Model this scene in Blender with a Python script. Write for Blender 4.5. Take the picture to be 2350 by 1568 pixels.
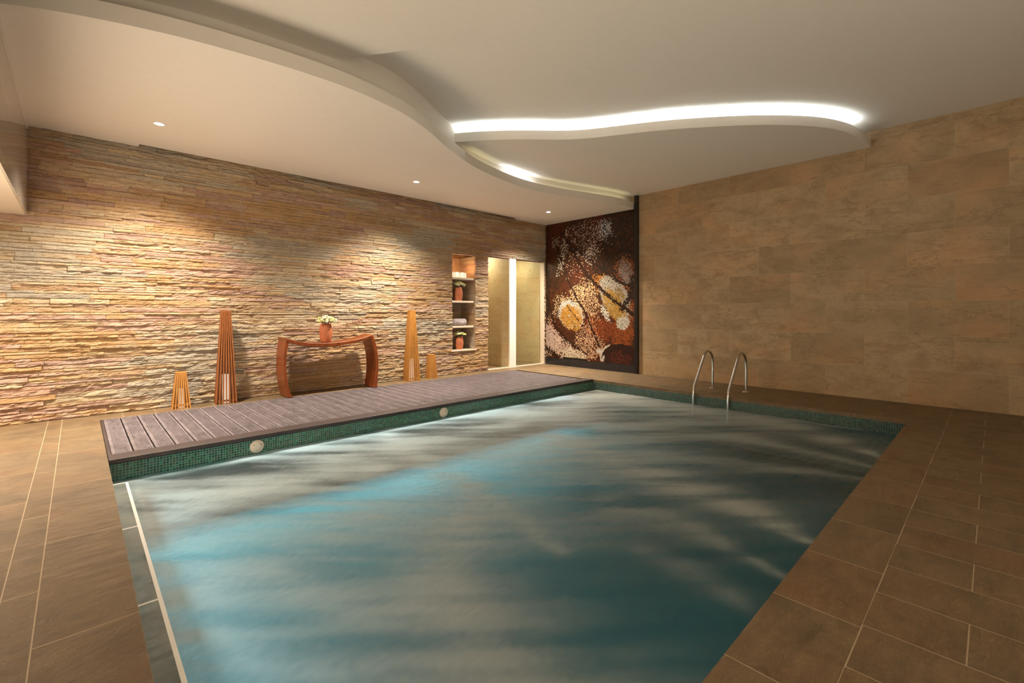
import bpy, bmesh, math, random
from mathutils import Vector, noise, Matrix
random.seed(7)
S = bpy.context.scene
C = S.collection
for o in list(bpy.data.objects): bpy.data.objects.remove(o)
PI = math.pi

# ------------------------------------------------------------ camera
TH = math.radians(46.4746)            # heading of the lens; X runs along the stone wall, Y towards it
cd = bpy.data.cameras.new('camera'); cam = bpy.data.objects.new('camera', cd); C.objects.link(cam)
cam.location = (0, 0, 1.4); cam.rotation_euler = (PI/2, 0, TH - PI/2)
cd.sensor_width = 36; cd.lens = 36*1050.4/2350; cd.shift_y = -67.5/2350; cd.clip_start = 0.02
S.camera = cam
# ------------------------------------------------------------ view + world
S.view_settings.view_transform = 'Standard'; S.view_settings.look = 'None'
S.view_settings.gamma = 1; S.view_settings.use_curve_mapping = False
S.view_settings.exposure = 0.06
W = bpy.data.worlds.new('world'); S.world = W; W.use_nodes = True
W.node_tree.nodes['Background'].inputs[0].default_value = (1, .85, .65, 1)
W.node_tree.nodes['Background'].inputs[1].default_value = 0.0

WARM = (1, .82, .60); COOL = (.86, .96, 1)
def spot(name, loc, power, angle, blend, col, rad=.04, aim=None, parent=None):
    d = bpy.data.lights.new(name, 'SPOT'); d.energy = power; d.spot_size = math.radians(angle)
    d.spot_blend = blend; d.color = col; d.shadow_soft_size = rad
    o = bpy.data.objects.new(name, d); C.objects.link(o); o.location = loc
    if aim is not None:
        o.rotation_euler = (Vector(aim) - Vector(loc)).to_track_quat('-Z', 'Y').to_euler()
    if parent: o.parent = parent
    return o
def area(name, loc, power, sx, sy, col, aim):
    d = bpy.data.lights.new(name, 'AREA'); d.energy = power; d.shape = 'RECTANGLE'; d.size = sx; d.size_y = sy; d.color = col
    o = bpy.data.objects.new(name, d); C.objects.link(o); o.location = loc
    o.rotation_euler = (Vector(aim) - Vector(loc)).to_track_quat('-Z', 'Y').to_euler()
    return o
# downlights over the stone wall (in the soffit)
SPOTS = [(.74, 7.17), (4.43, 7.17), (8.02, 7.2)]
for x, y in SPOTS:
    spot('stone_wall_spot', (x, y, 3.735), 1700, 118, 1.0, (1, .88, .72), .10, (x, y+.12, 0))
# unseen spot added under the bulkhead to brighten the left end of the stone
spot('stone_wall_spot', (-2.0, 7.2, 2.6), 800, 140, 1.0, (1, .88, .72), .05, (-1.7, 7.3, 0))
# soft fill spots added out of view to lift the room
spot('fill_spot', (-1.6, 5.0, 2.58), 140, 165, .9, WARM, .25, (-1.6, 5.0, 0))
spot('fill_spot', (.3, -.6, 4.22), 170, 150, .9, WARM, .35, (1.0, 1.0, 0))
spot('fill_spot', (3.4, -2.0, 4.22), 60, 150, .9, WARM, .35, (3.4, -.5, 0))
# large warm fill added behind the lens
area('rear_fill', (-2.2, -3.3, 1.7), 70, 4.2, 2.2, (1, .84, .64), (3.5, 8.4, 2.0))
# low unseen fill aimed upwards, added to lighten the ceiling
area('low_rear_fill', (.2, -1.7, .3), 130, 5.5, 1.4, (1, .84, .64), (.9, -.2, 4.3))
area('side_fill', (-1.5, 5.1, .4), 190, 1.4, 3.2, (1, .78, .56), (1.0, 4.6, 4.0))  # added out of view on the left, fills the ceiling past the fascia
# lamps in the shower alcoves and the niche candles
area('alcove_lamp', (7.5, 9.3, 2.92), 13, .3, .3, (1, .93, .68), (7.6, 9.1, 0))
area('alcove_lamp', (8.6, 9.3, 2.92), 17, .5, .3, (1, .93, .68), (8.7, 9.1, 0))
# underwater lamps in the pool wall on the deck side
area('pool_lamp', (3.6, 5.70, -.40), 60, 6.4, .12, (.80, .95, 1), (3.6, 2.2, -.80))
area('pool_lamp', (.40, 3.4, -.40), 18, 3.4, .12, (.80, .95, 1), (3.0, 3.4, -.80))  # added on the left wall to spread the underwater glow

# ------------------------------------------------------------ helpers
def link(name, me, mat=None, parent=None):
    o = bpy.data.objects.new(name, me); C.objects.link(o)
    if mat is not None:
        for m in (mat if isinstance(mat, (list, tuple)) else [mat]): me.materials.append(m)
    if parent is not None: o.parent = parent
    return o
def mesh(name, verts, faces, mat=None, parent=None, smooth=False):
    me = bpy.data.meshes.new(name); me.from_pydata([tuple(v) for v in verts], [], faces); me.update()
    if smooth:
        for p in me.polygons: p.use_smooth = True
    return link(name, me, mat, parent)
def tag(o, label=None, cat=None, group=None, kind=None):
    if label: o['label'] = label
    if cat: o['category'] = cat
    if group: o['group'] = group
    if kind: o['kind'] = kind
    return o
def struct(o, label=None):
    o['kind'] = 'structure'
    if label: o['label'] = label
    return o
def empty(name, loc=(0, 0, 0), rz=0):
    o = bpy.data.objects.new(name, None); C.objects.link(o); o.location = loc; o.rotation_euler = (0, 0, rz); return o
class MB:
    def __init__(s): s.v = []; s.f = []
    def box(s, x0, x1, y0, y1, z0, z1):
        b = len(s.v)
        s.v += [(x0,y0,z0),(x1,y0,z0),(x1,y1,z0),(x0,y1,z0),(x0,y0,z1),(x1,y0,z1),(x1,y1,z1),(x0,y1,z1)]
        s.f += [tuple(b+i for i in q) for q in ((0,3,2,1),(4,5,6,7),(0,1,5,4),(1,2,6,5),(2,3,7,6),(3,0,4,7))]
        return s
    def poly(s, pts, z0, z1, top=True, bottom=True):
        b = len(s.v); n = len(pts)
        s.v += [(x, y, z0) for x, y in pts] + [(x, y, z1) for x, y in pts]
        if bottom: s.f.append(tuple(b+i for i in range(n-1, -1, -1)))
        if top: s.f.append(tuple(b+n+i for i in range(n)))
        s.f += [(b+i, b+(i+1) % n, b+n+(i+1) % n, b+n+i) for i in range(n)]
        return s
    def tube(s, pts, r, seg=12, cap=True):
        pts = [Vector(p) for p in pts]; b = len(s.v); n = len(pts)
        rr = r if isinstance(r, (list, tuple)) else [r]*n
        up = None
        for i, p in enumerate(pts):
            t = (pts[min(i+1, n-1)] - pts[max(i-1, 0)]).normalized()
            if up is None:
                up = Vector((0, 0, 1)) if abs(t.z) < .9 else Vector((1, 0, 0))
            a = t.cross(up).normalized(); c = a.cross(t).normalized(); up = c
            for k in range(seg):
                q = 2*PI*k/seg
                s.v.append(tuple(p + (a*math.cos(q) + c*math.sin(q))*rr[i]))
        for i in range(n-1):
            for k in range(seg):
                s.f.append((b+i*seg+k, b+i*seg+(k+1) % seg, b+(i+1)*seg+(k+1) % seg, b+(i+1)*seg+k))
        if cap:
            s.f.append(tuple(b+k for k in range(seg-1, -1, -1))); s.f.append(tuple(b+(n-1)*seg+k for k in range(seg)))
        return s
    def lathe(s, prof, seg=32, c=(0, 0, 0)):
        b = len(s.v); n = len(prof)
        for r, z in prof:
            for k in range(seg):
                q = 2*PI*k/seg; s.v.append((c[0]+r*math.cos(q), c[1]+r*math.sin(q), c[2]+z))
        for i in range(n-1):
            for k in range(seg):
                s.f.append((b+i*seg+k, b+i*seg+(k+1) % seg, b+(i+1)*seg+(k+1) % seg, b+(i+1)*seg+k))
        s.f.append(tuple(b+k for k in range(seg-1, -1, -1))); s.f.append(tuple(b+(n-1)*seg+k for k in range(seg)))
        return s
    def build(s, name, mat=None, parent=None, smooth=False, bevel=0):
        o = mesh(name, s.v, s.f, mat, parent, smooth)
        if bevel:
            m = o.modifiers.new('bevel', 'BEVEL'); m.width = bevel; m.segments = 2; m.limit_method = 'ANGLE'; m.angle_limit = .7
        return o
def smooth_by_angle(o, a=.6):
    me = o.data
    for p in me.polygons: p.use_smooth = True
    bm = bmesh.new(); bm.from_mesh(me)
    for e in bm.edges:
        if len(e.link_faces) == 2 and e.calc_face_angle(0) > a: e.smooth = False
    bm.to_mesh(me); bm.free()
def catmull(P, n=8):
    out = []
    Q = [P[0]] + list(P) + [P[-1]]
    for i in range(1, len(Q)-2):
        for k in range(n):
            t = k/n
            out.append(tuple(.5*((2*Q[i][d]) + (-Q[i-1][d]+Q[i+1][d])*t + (2*Q[i-1][d]-5*Q[i][d]+4*Q[i+1][d]-Q[i+2][d])*t*t + (-Q[i-1][d]+3*Q[i][d]-3*Q[i+1][d]+Q[i+2][d])*t**3) for d in range(len(P[0]))))
    out.append(tuple(P[-1])); return out
def offset(pts, d):
    out = []
    for i, p in enumerate(pts):
        a = pts[max(i-1, 0)]; b = pts[min(i+1, len(pts)-1)]
        tx, ty = b[0]-a[0], b[1]-a[1]; l = math.hypot(tx, ty) or 1
        out.append((p[0]-ty/l*d, p[1]+tx/l*d))
    return out
def relax(pts, it=6):
    for _ in range(it):
        pts = [pts[0]] + [tuple((pts[i-1][k]+2*pts[i][k]+pts[i+1][k])/4 for k in range(2)) for i in range(1, len(pts)-1)] + [pts[-1]]
    return pts

# ------------------------------------------------------------ materials
def srgb(r, g, b):
    f = lambda c: (c/255/12.92) if c/255 <= .04045 else ((c/255+.055)/1.055)**2.4
    return (f(r), f(g), f(b), 1)
class N:
    def __init__(s, name):
        s.m = bpy.data.materials.new(name); s.m.use_nodes = True; s.t = s.m.node_tree
        s.b = s.t.nodes['Principled BSDF']; s.out = s.t.nodes['Material Output']
    def n(s, typ, **kw):
        x = s.t.nodes.new(typ)
        for k, v in kw.items():
            if k.startswith('i_'):
                key = k[2:]; key = int(key) if key.isdigit() else key.replace('_', ' ')
                s.inp(x, key, v)
            else: setattr(x, k, v)
        return x
    def inp(s, x, key, v):
        if hasattr(v, 'links') or isinstance(v, bpy.types.NodeSocket): s.t.links.new(v, x.inputs[key])
        else: x.inputs[key].default_value = v
    def set(s, **kw):
        for k, v in kw.items(): s.inp(s.b, k.replace('_', ' '), v)
        return s
    def coord(s, scale=(1, 1, 1), rot=(0, 0, 0), loc=(0, 0, 0)):
        g = s.n('ShaderNodeNewGeometry'); m = s.n('ShaderNodeMapping')
        s.t.links.new(g.outputs['Position'], m.inputs[0])
        m.inputs['Scale'].default_value = scale; m.inputs['Rotation'].default_value = rot; m.inputs['Location'].default_value = loc
        return m.outputs[0]
    def noise(s, vec, scale, detail=4, rough=.55, dist=0):
        x = s.n('ShaderNodeTexNoise', i_Vector=vec, i_Scale=scale, i_Detail=detail, i_Roughness=rough, i_Distortion=dist); return x.outputs[0]
    def ramp(s, fac, stops, interp='LINEAR'):
        x = s.n('ShaderNodeValToRGB'); s.t.links.new(fac, x.inputs[0]); r = x.color_ramp; r.interpolation = interp
        while len(r.elements) > 1: r.elements.remove(r.elements[-1])
        for i, (p, c) in enumerate(stops):
            e = r.elements[0] if i == 0 else r.elements.new(p)
            e.position = p; e.color = c if isinstance(c, tuple) else (c, c, c, 1)
        return x.outputs[0]
    def mix(s, fac, a, b, mode='MIX'):
        x = s.n('ShaderNodeMix', data_type='RGBA', blend_type=mode)
        s.inp(x, 0, fac); s.inp(x, 6, a); s.inp(x, 7, b); return x.outputs[2]
    def math(s, op, a, b=0.0, c=None):
        x = s.n('ShaderNodeMath', operation=op); s.inp(x, 0, a); s.inp(x, 1, b)
        if c is not None: s.inp(x, 2, c)
        return x.outputs[0]
    def bump(s, h, dist=.01, strength=1.0, normal=None):
        x = s.n('ShaderNodeBump', i_Height=h, i_Distance=dist, i_Strength=strength)
        if normal is not None: s.t.links.new(normal, x.inputs['Normal'])
        s.t.links.new(x.outputs[0], s.b.inputs['Normal']); return x.outputs[0]
def plain(name, col, rough=.6, metal=0, spec=.5, bumpy=0, var=.08):
    m = N(name); c = m.coord()
    f = m.noise(c, 14, 4)
    k = m.ramp(f, [(.25, (1-var,)*3+(1,)), (.75, (1+0*var,)*3+(1,))])
    m.set(Base_Color=m.mix(1.0, col, k, 'MULTIPLY'), Roughness=rough, Metallic=metal, Specular_IOR_Level=spec)
    if bumpy: m.bump(m.noise(c, 60, 3), bumpy)
    return m.m

M = {}
M['plaster'] = plain('painted_plaster', (.80, .76, .70, 1), .85, spec=.2, var=.03)
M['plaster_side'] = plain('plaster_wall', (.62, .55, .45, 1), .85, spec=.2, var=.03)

def stone_strip():
    m = N('split_face_sandstone'); c = m.coord()
    a = m.n('ShaderNodeAttribute', attribute_name='Col').outputs['Color']
    f1 = m.noise(c, 5, 5, .6); f2 = m.noise(m.coord((30, 30, 90)), 1, 4, .7); f3 = m.noise(m.coord((6, 6, 22), loc=(4, 2, 9)), 1, 5, .65, .5)
    col = m.mix(m.ramp(f3, [(.55, 0.), (.75, .4)]), a, srgb(186, 134, 84))
    col = m.mix(m.ramp(f1, [(.52, 0.), (.7, .6)]), col, srgb(196, 178, 158))
    col = m.mix(1.0, col, m.ramp(f2, [(.25, .72), (.6, 1.)]), 'MULTIPLY')
    m.set(Base_Color=col, Roughness=.92, Specular_IOR_Level=.2)
    m.bump(m.math('ADD', f2, m.noise(c, 90, 3)), .012, .9)
    return m.m
M['stone'] = stone_strip()
M['mortar'] = plain('stone_backing', srgb(96, 72, 48), .95, spec=.1)

def slab_tiles(name, mapping, bw, rh, c1, c2, groutcol, mortar=.004, rough=.35, offset=.5, dark=srgb(80, 60, 40), veins=True, spec=.4, bmp=.004, var=.5, streak=(1, 1, 1), cleft=0., patch=.35, pcol=(214, 160, 110)):
    """mapping: (axis for u, axis for v, offset u, offset v)"""
    m = N(name); g = m.n('ShaderNodeNewGeometry'); sp = m.n('ShaderNodeSeparateXYZ', i_0=g.outputs['Position'])
    u = m.math('SUBTRACT', sp.outputs[mapping[0]], mapping[2]); v = m.math('SUBTRACT', sp.outputs[mapping[1]], mapping[3])
    cv = m.n('ShaderNodeCombineXYZ', i_0=u, i_1=v)
    br = m.n('ShaderNodeTexBrick', i_Vector=cv.outputs[0], i_Scale=1.0, i_Mortar_Size=mortar, i_Mortar_Smooth=.1, i_Bias=0., i_Brick_Width=bw, i_Row_Height=rh)
    br.offset = offset; br.offset_frequency = 2
    br.inputs['Color1'].default_value = (0, 0, 0, 1); br.inputs['Color2'].default_value = (1, 1, 1, 1); br.inputs['Mortar'].default_value = (.5, .5, .5, 1)
    t = br.outputs[0]; fac = br.outputs[1]
    tv = m.n('ShaderNodeRGBToBW', i_0=t).outputs[0]
    # shift the stone figure from slab to slab
    pos = m.n('ShaderNodeVectorMath', operation='ADD', i_0=g.outputs['Position']); sh = m.n('ShaderNodeCombineXYZ', i_0=m.math('MULTIPLY', tv, 13.), i_1=m.math('MULTIPLY', tv, 7.), i_2=m.math('MULTIPLY', tv, 0.4))
    m.t.links.new(sh.outputs[0], pos.inputs[1])
    mp = m.n('ShaderNodeMapping', i_0=pos.outputs[0]); mp.inputs['Scale'].default_value = streak
    P = mp.outputs[0]
    f = m.noise(P, 2.6, 8, .62, .6); f2 = m.noise(P, 14, 6, .7); f3 = m.noise(P, .9, 3, .5)
    base = m.mix(tv, c1, c2)
    base = m.mix(m.ramp(f, [(.42, 0.), (.72, var)]), base, dark)
    base = m.mix(m.ramp(f2, [(.35, .28), (.55, 0.)]), base, dark)
    base = m.mix(m.ramp(f3, [(.5, 0.), (.7, patch)]), base, srgb(*pcol))
    if veins:
        w = m.noise(m.n('ShaderNodeMapping', i_0=g.outputs['Position'], i_3=(.5, .5, 1.7)).outputs[0], 1.35, 6, .6, .3)
        vv = m.ramp(w, [(.488, 0.), (.5, .6), (.512, 0.)])
        base = m.mix(vv, base, dark)
    if cleft:
        f5 = m.noise(m.n('ShaderNodeMapping', i_0=pos.outputs[0], i_3=(1, 3.2, 1)).outputs[0], 16, 8, .78, 2.5)
        base = m.mix(m.ramp(f5, [(.56, 0.), (.66, .42)]), base, srgb(172, 150, 118))
        base = m.mix(m.ramp(f5, [(.32, .45), (.46, 0.)]), base, srgb(62, 50, 34))
    base = m.mix(fac, base, groutcol)
    m.set(Base_Color=base, Roughness=m.math('ADD', m.math('MULTIPLY', f2, .25), rough), Specular_IOR_Level=spec)
    h = m.math('SUBTRACT', m.math('MULTIPLY', m.math('ADD', f2, f), .5), m.math('MULTIPLY', fac, .6))
    if cleft:
        cl = m.noise(m.n('ShaderNodeMapping', i_0=pos.outputs[0], i_3=(3, 9, 3)).outputs[0], 1.6, 8, .7, 1.2)
        h = m.math('ADD', h, m.math('MULTIPLY', cl, cleft))
    m.bump(h, bmp, 1)
    return m.m
M['limestone'] = slab_tiles('limestone_cladding', (1, 2, .385-1.06*10, 0), 1.06, .5225, srgb(164, 140, 108), srgb(184, 161, 127), srgb(190, 170, 138), .002, .5, dark=srgb(136, 110, 78), var=.6, streak=(1, 1, 1.6), bmp=.002)
M['alcove_stone'] = slab_tiles('alcove_limestone', (1, 2, .1, 0), .9, .6, srgb(196, 178, 140), srgb(205, 188, 150), srgb(215, 200, 170), .003, .35, dark=srgb(170, 140, 100), var=.4)
_bulk = slab_tiles('polished_limestone', (1, 2, .1, .0), 1.0, .55, srgb(190, 182, 170), srgb(200, 192, 180), srgb(215, 210, 200), .003, .04, dark=srgb(165, 156, 142), var=.4, spec=.8, bmp=.0008)
M['bulkhead_stone'] = _bulk
for _n in list(_bulk.node_tree.nodes):
    if _n.type == 'BSDF_PRINCIPLED':
        for _k in ('Roughness', 'Normal'):
            for _l in list(_n.inputs[_k].links): _bulk.node_tree.links.remove(_l)
        _n.inputs['Roughness'].default_value = .1
FC1, FC2, FG, FD = srgb(116, 96, 68), srgb(123, 102, 74), srgb(174, 154, 124), srgb(80, 65, 46)
def floor_mat(name, mp, bw, rh, off=.5, n=3.):
    return slab_tiles(name, mp, bw, rh, FC1, FC2, FG, .0028, .38, off, FD, False, .45, .005, .75, (1, 1, 1), cleft=n, patch=.30, pcol=(136, 88, 50))
M['floor_rows'] = floor_mat('floor_slabs', (1, 0, .405-.66*20, 3.25-.35*20), .66, .35)
M['floor_left'] = floor_mat('floor_slabs_left', (1, 0, .4, -.27-.45*20), .9, .45)
M['coping_x'] = floor_mat('coping_slabs', (0, 1, 2.52-.6*20, .405), .6, .36, 0)
M['coping_y'] = floor_mat('coping_slabs_left', (1, 0, .35, -.14), 1.2, .352, 0)
M['band_y'] = floor_mat('band_slabs_left', (1, 0, .9, -.27), 1.2, .13, 0)

def mosaic(name, s, cols, grout, rough=.25, axes=(0, 2), mort=.1, spec=.5):
    m = N(name); g = m.n('ShaderNodeNewGeometry'); sp = m.n('ShaderNodeSeparateXYZ', i_0=g.outputs['Position'])
    u = m.math('DIVIDE', sp.outputs[axes[0]], s); v = m.math('DIVIDE', sp.outputs[axes[1]], s)
    fu = m.math('FLOOR', u); fv = m.math('FLOOR', v)
    cell = m.n('ShaderNodeCombineXYZ', i_0=fu, i_1=fv)
    r = m.n('ShaderNodeTexWhiteNoise', i_Vector=cell.outputs[0]).outputs[0]
    du = m.math('ABSOLUTE', m.math('SUBTRACT', m.math('FRACT', u), .5)); dv = m.math('ABSOLUTE', m.math('SUBTRACT', m.math('FRACT', v), .5))
    e = m.math('MAXIMUM', du, dv); gr = m.math('GREATER_THAN', e, .5-mort)
    col = m.ramp(r, [(i/len(cols), c) for i, c in enumerate(cols)], 'CONSTANT')
    m.set(Base_Color=m.mix(gr, col, grout), Roughness=m.math('ADD', rough, m.math('MULTIPLY', gr, .5)), Specular_IOR_Level=spec)
    m.bump(m.math('SUBTRACT', 1., gr), .0015, .6)
    return m.m
GT = [srgb(28, 74, 62), srgb(40, 98, 80), srgb(20, 54, 50), srgb(58, 118, 98), srgb(32, 84, 72), srgb(74, 92, 74), srgb(24, 66, 60), srgb(60, 72, 66)]
M['mosaic_x'] = mosaic('green_mosaic', .026, GT, srgb(116, 150, 128), axes=(0, 2))
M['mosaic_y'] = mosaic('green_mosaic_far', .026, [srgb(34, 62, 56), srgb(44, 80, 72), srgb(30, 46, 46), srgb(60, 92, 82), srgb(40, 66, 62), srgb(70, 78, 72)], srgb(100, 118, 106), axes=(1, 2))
M['basin'] = plain('basin_lining', srgb(38, 104, 114), .7, var=.12)

def wood(name, c1, c2, scale=(4, 4, 30), rough=.35, spec=.5):
    m = N(name); tc = m.n('ShaderNodeTexCoord'); mp = m.n('ShaderNodeMapping', i_0=tc.outputs['Object']); mp.inputs['Scale'].default_value = scale
    f = m.noise(mp.outputs[0], 3, 6, .6, .8); f2 = m.noise(m.coord(), 3, 2)
    m.set(Base_Color=m.mix(m.ramp(m.math('ADD', m.math('MULTIPLY', f, .8), m.math('MULTIPLY', f2, .2)), [(.35, 0.), (.65, 1.)]), c1, c2), Roughness=rough, Specular_IOR_Level=spec)
    m.bump(f, .002, .5); return m.m
M['table_wood'] = wood('reddish_wood', srgb(80, 34, 12), srgb(146, 74, 30), (30, 30, 3))
M['slat_wood'] = wood('orange_wood', srgb(150, 96, 40), srgb(192, 136, 66), (30, 30, 2), .45)
M['slat_dark'] = wood('dark_orange_wood', srgb(112, 60, 24), srgb(156, 92, 42), (30, 30, 2), .45)
M['deck_wood'] = wood('brown_decking', srgb(82, 74, 77), srgb(122, 112, 115), (8, 2, 4), .5, .5)
M['deck_edge'] = wood('dark_decking_edge', srgb(48, 38, 38), srgb(66, 54, 53), (2, 8, 4), .5, .5)
M['terracotta'] = plain('terracotta', srgb(186, 108, 70), .75, bumpy=.002, var=.2)
M['white_shelf'] = plain('pale_stone_shelf', srgb(222, 205, 184), .6)
M['white'] = plain('white_paint', srgb(240, 238, 232), .6, var=.02)
M['black_tile'] = plain('black_tiles', srgb(40, 38, 42), .2, var=.4)
M['black'] = plain('black_strip', srgb(24, 20, 20), .35)
M['steel'] = plain('brushed_steel', (.62, .60, .57, 1), .22, 1.0, var=.1)
M['towel'] = plain('grey_towel', srgb(150, 138, 140), .95, bumpy=.006)
M['towel_mark'] = plain('towel_print', srgb(225, 220, 222), .9)
M['green'] = plain('pale_green_petal', srgb(208, 208, 120), .8, var=.3)
M['cream'] = plain('cream_petal', srgb(232, 226, 190), .8, var=.2)
M['leaf'] = plain('dark_leaf', srgb(64, 60, 34), .6, var=.3)
M['basin_wall'] = plain('basin_wall', srgb(96, 92, 88), .7, var=.2)
M['ledge'] = plain('grey_ledge', srgb(120, 122, 124), .6)
def emit(name, col, s):
    m = N(name); m.set(Base_Color=(.8, .8, .8, 1), Emission_Color=col, Emission_Strength=s); return m.m
M['led'] = emit('cool_light_strip', COOL+(1,), 42)
M['led_warm'] = emit('warm_light_strip', (1, .9, .55, 1), 3.5)
M['led_bright'] = emit('white_light_strip', (.9, .95, 1, 1), 26)
M['bulb'] = emit('lamp_lens', (1, .97, .92, 1), 60)
M['tube'] = emit('frosted_tube', (1, .82, .6, 1), .35)
M['candle'] = emit('glowing_candle_glass', (1, .62, .38, 1), .75)
def glass():
    m = N('clear_glass'); m.t.nodes.remove(m.b)
    tr = m.n('ShaderNodeBsdfTransparent', i_0=(.97, .99, .96, 1)); gl = m.n('ShaderNodeBsdfGlossy', i_1=.02)
    fr = m.n('ShaderNodeFresnel', i_0=1.45); gm = m.n('ShaderNodeNewGeometry'); mx = m.n('ShaderNodeMixShader', i_0=m.math('MULTIPLY', fr.outputs[0], m.math('SUBTRACT', 1., gm.outputs['Backfacing'])), i_1=tr.outputs[0], i_2=gl.outputs[0])
    m.t.links.new(mx.outputs[0], m.out.inputs[0]); return m.m
M['glass'] = glass()
def water():
    m = N('pool_water'); m.t.nodes.remove(m.b)
    foam = m.n('ShaderNodeAttribute', attribute_name='foam').outputs['Fac']
    c = m.coord()
    fine = m.noise(m.coord((1.6, 7.5, 1), rot=(0, 0, math.radians(40))), 2.2, 7, .68, .8)
    bmp = m.n('ShaderNodeBump', i_Height=m.math('ADD', m.noise(c, 2.2, 5, .6, 1.), m.math('MULTIPLY', fine, .25)), i_Distance=.05, i_Strength=.35)
    tr = m.n('ShaderNodeBsdfTransparent', i_0=(.58, .84, .85, 1))
    gl = m.n('ShaderNodeBsdfGlossy', i_1=.30, i_Normal=bmp.outputs[0])
    fr = m.n('ShaderNodeFresnel', i_0=1.33, i_Normal=bmp.outputs[0])
    w = m.n('ShaderNodeMixShader', i_0=fr.outputs[0], i_1=tr.outputs[0], i_2=gl.outputs[0])
    di = m.n('ShaderNodeBsdfDiffuse', i_0=srgb(200, 198, 188), i_2=bmp.outputs[0]); tl = m.n('ShaderNodeBsdfTranslucent', i_0=srgb(165, 200, 204))
    df = m.n('ShaderNodeMixShader', i_0=.45, i_1=di.outputs[0], i_2=tl.outputs[0])
    fo = m.math('MULTIPLY', foam, m.math('ADD', .72, m.math('MULTIPLY', fine, .5)))
    mx = m.n('ShaderNodeMixShader', i_0=fo, i_1=w.outputs[0], i_2=df.outputs[0])
    m.t.links.new(mx.outputs[0], m.out.inputs[0]); return m.m
M['water'] = water()

# ------------------------------------------------------------ room shell
XW, YW = 9.25, 8.4
PX0, PX1, PY0, PY1 = .21, 7.76, .76, 5.75      # pool opening
# floor: one mesh, slab fields as material slots
def quadgrid(rects):
    v = []; f = []; mi = []
    for (x0, x1, y0, y1, k) in rects:
        b = len(v)
        v += [(x0,y0,0),(x1,y0,0),(x1,y1,0),(x0,y1,0),(x0,y0,-.05),(x1,y0,-.05),(x1,y1,-.05),(x0,y1,-.05)]
        for q in ((0,1,2,3),(7,6,5,4),(0,4,5,1),(1,5,6,2),(2,6,7,3),(3,7,4,0)): f.append(tuple(b+i for i in q)); mi.append(k)
    return v, f, mi
v, f, mi = quadgrid([
    (-4.5, -.27, -3.5, YW+.1, 1), (-.27, -.14, -3.5, YW+.1, 4), (-.14, PX0, -3.5, YW+.1, 3),
    (PX0, XW, -3.5, .405, 0), (PX0, XW, .405, PY0, 2),
    (PX1, XW, PY0, PY1, 0), (PX0, XW, 7.95, YW+1.7, 0), (7.75, XW, PY1, 7.95, 0)])
me = bpy.data.meshes.new('floor'); me.from_pydata(v, [], f)
for p, k in zip(me.polygons, mi): p.material_index = k
struct(link('floor', me, [M['floor_rows'], M['floor_left'], M['coping_x'], M['coping_y'], M['band_y']]))
# pool basin
BZ = -.80
b = MB().box(PX0-.1, PX1+.1, PY0-.1, PY1+.1, BZ-.1, BZ); struct(b.build('pool_floor', M['basin']))
b = MB().box(PX0-.1, PX1+.1, PY1, PY1+.12, -.27, -.045); struct(b.build('pool_wall_deck_side', M['mosaic_x']))
b = MB().box(PX0-.1, PX1+.1, PY1, PY1+.12, BZ, -.27); struct(b.build('pool_wall_submerged', M['basin_wall']))
b = MB().box(PX0-.1, PX1+.1, PY0-.12, PY0+.01, BZ, -.05); struct(b.build('pool_wall_near', M['mosaic_x']))
b = MB().box(PX1, PX1+.12, PY0, PY1, BZ, -.05); struct(b.build('pool_wall_far', M['mosaic_y']))
b = MB().box(PX0-.12, PX0, PY0, PY1, BZ, -.05); struct(b.build('pool_wall_left', M['mosaic_y']))
# submerged ledge on the left with its pale edging
b = MB().box(PX0, .34, PY0+.01, 5.6, BZ, -.25); struct(b.build('pool_ledge', M['ledge']))
t = empty('ledge_edging', (0, 0, 0)); tag(t, 'pale edging strip of the shallow ledge along the left pool wall', 'edging strip')
MB().box(.325, .345, PY0+.02, 5.6, -.25, -.196).build('long_strip', M['white'], t)
for y in (5.6, 4.4, 3.2, 2.0):
    MB().box(PX0+.005, .325, y-.008, y+.008, -.25, -.196).build('cross_strip', M['white'], t)
# walls behind the stone veneer
NX0, NX1, NZ0, NZ1, ND = 6.11, 6.77, .54, 2.70, .52
DX0, DX1, DZ = 7.17, 9.14, 2.74
b = MB()
b.box(-4.6, NX0, YW, YW+.1, 0, 4.4); b.box(NX0, NX1, YW, YW+.1, 0, NZ0-.03); b.box(NX0, NX1, YW, YW+.1, NZ1, 4.4)
b.box(NX1, DX0, YW, YW+.1, 0, 4.4); b.box(DX0, DX1, YW, YW+.1, DZ, 4.4); b.box(DX1, XW, YW, YW+.1, 0, 4.4)
struct(b.build('wall_stone', M['mortar']))
struct(MB().box(XW, XW+.15, -3.6, YW+1.8, 0, 4.4).build('wall_right', M['limestone']))
struct(MB().box(-4.6, XW+.15, -3.6, -3.5, 0, 4.4).build('wall_rear', M['plaster_side']))
struct(MB().box(-4.6, -4.5, -3.5, YW, 0, 4.4).build('wall_left', M['plaster_side']))

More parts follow.
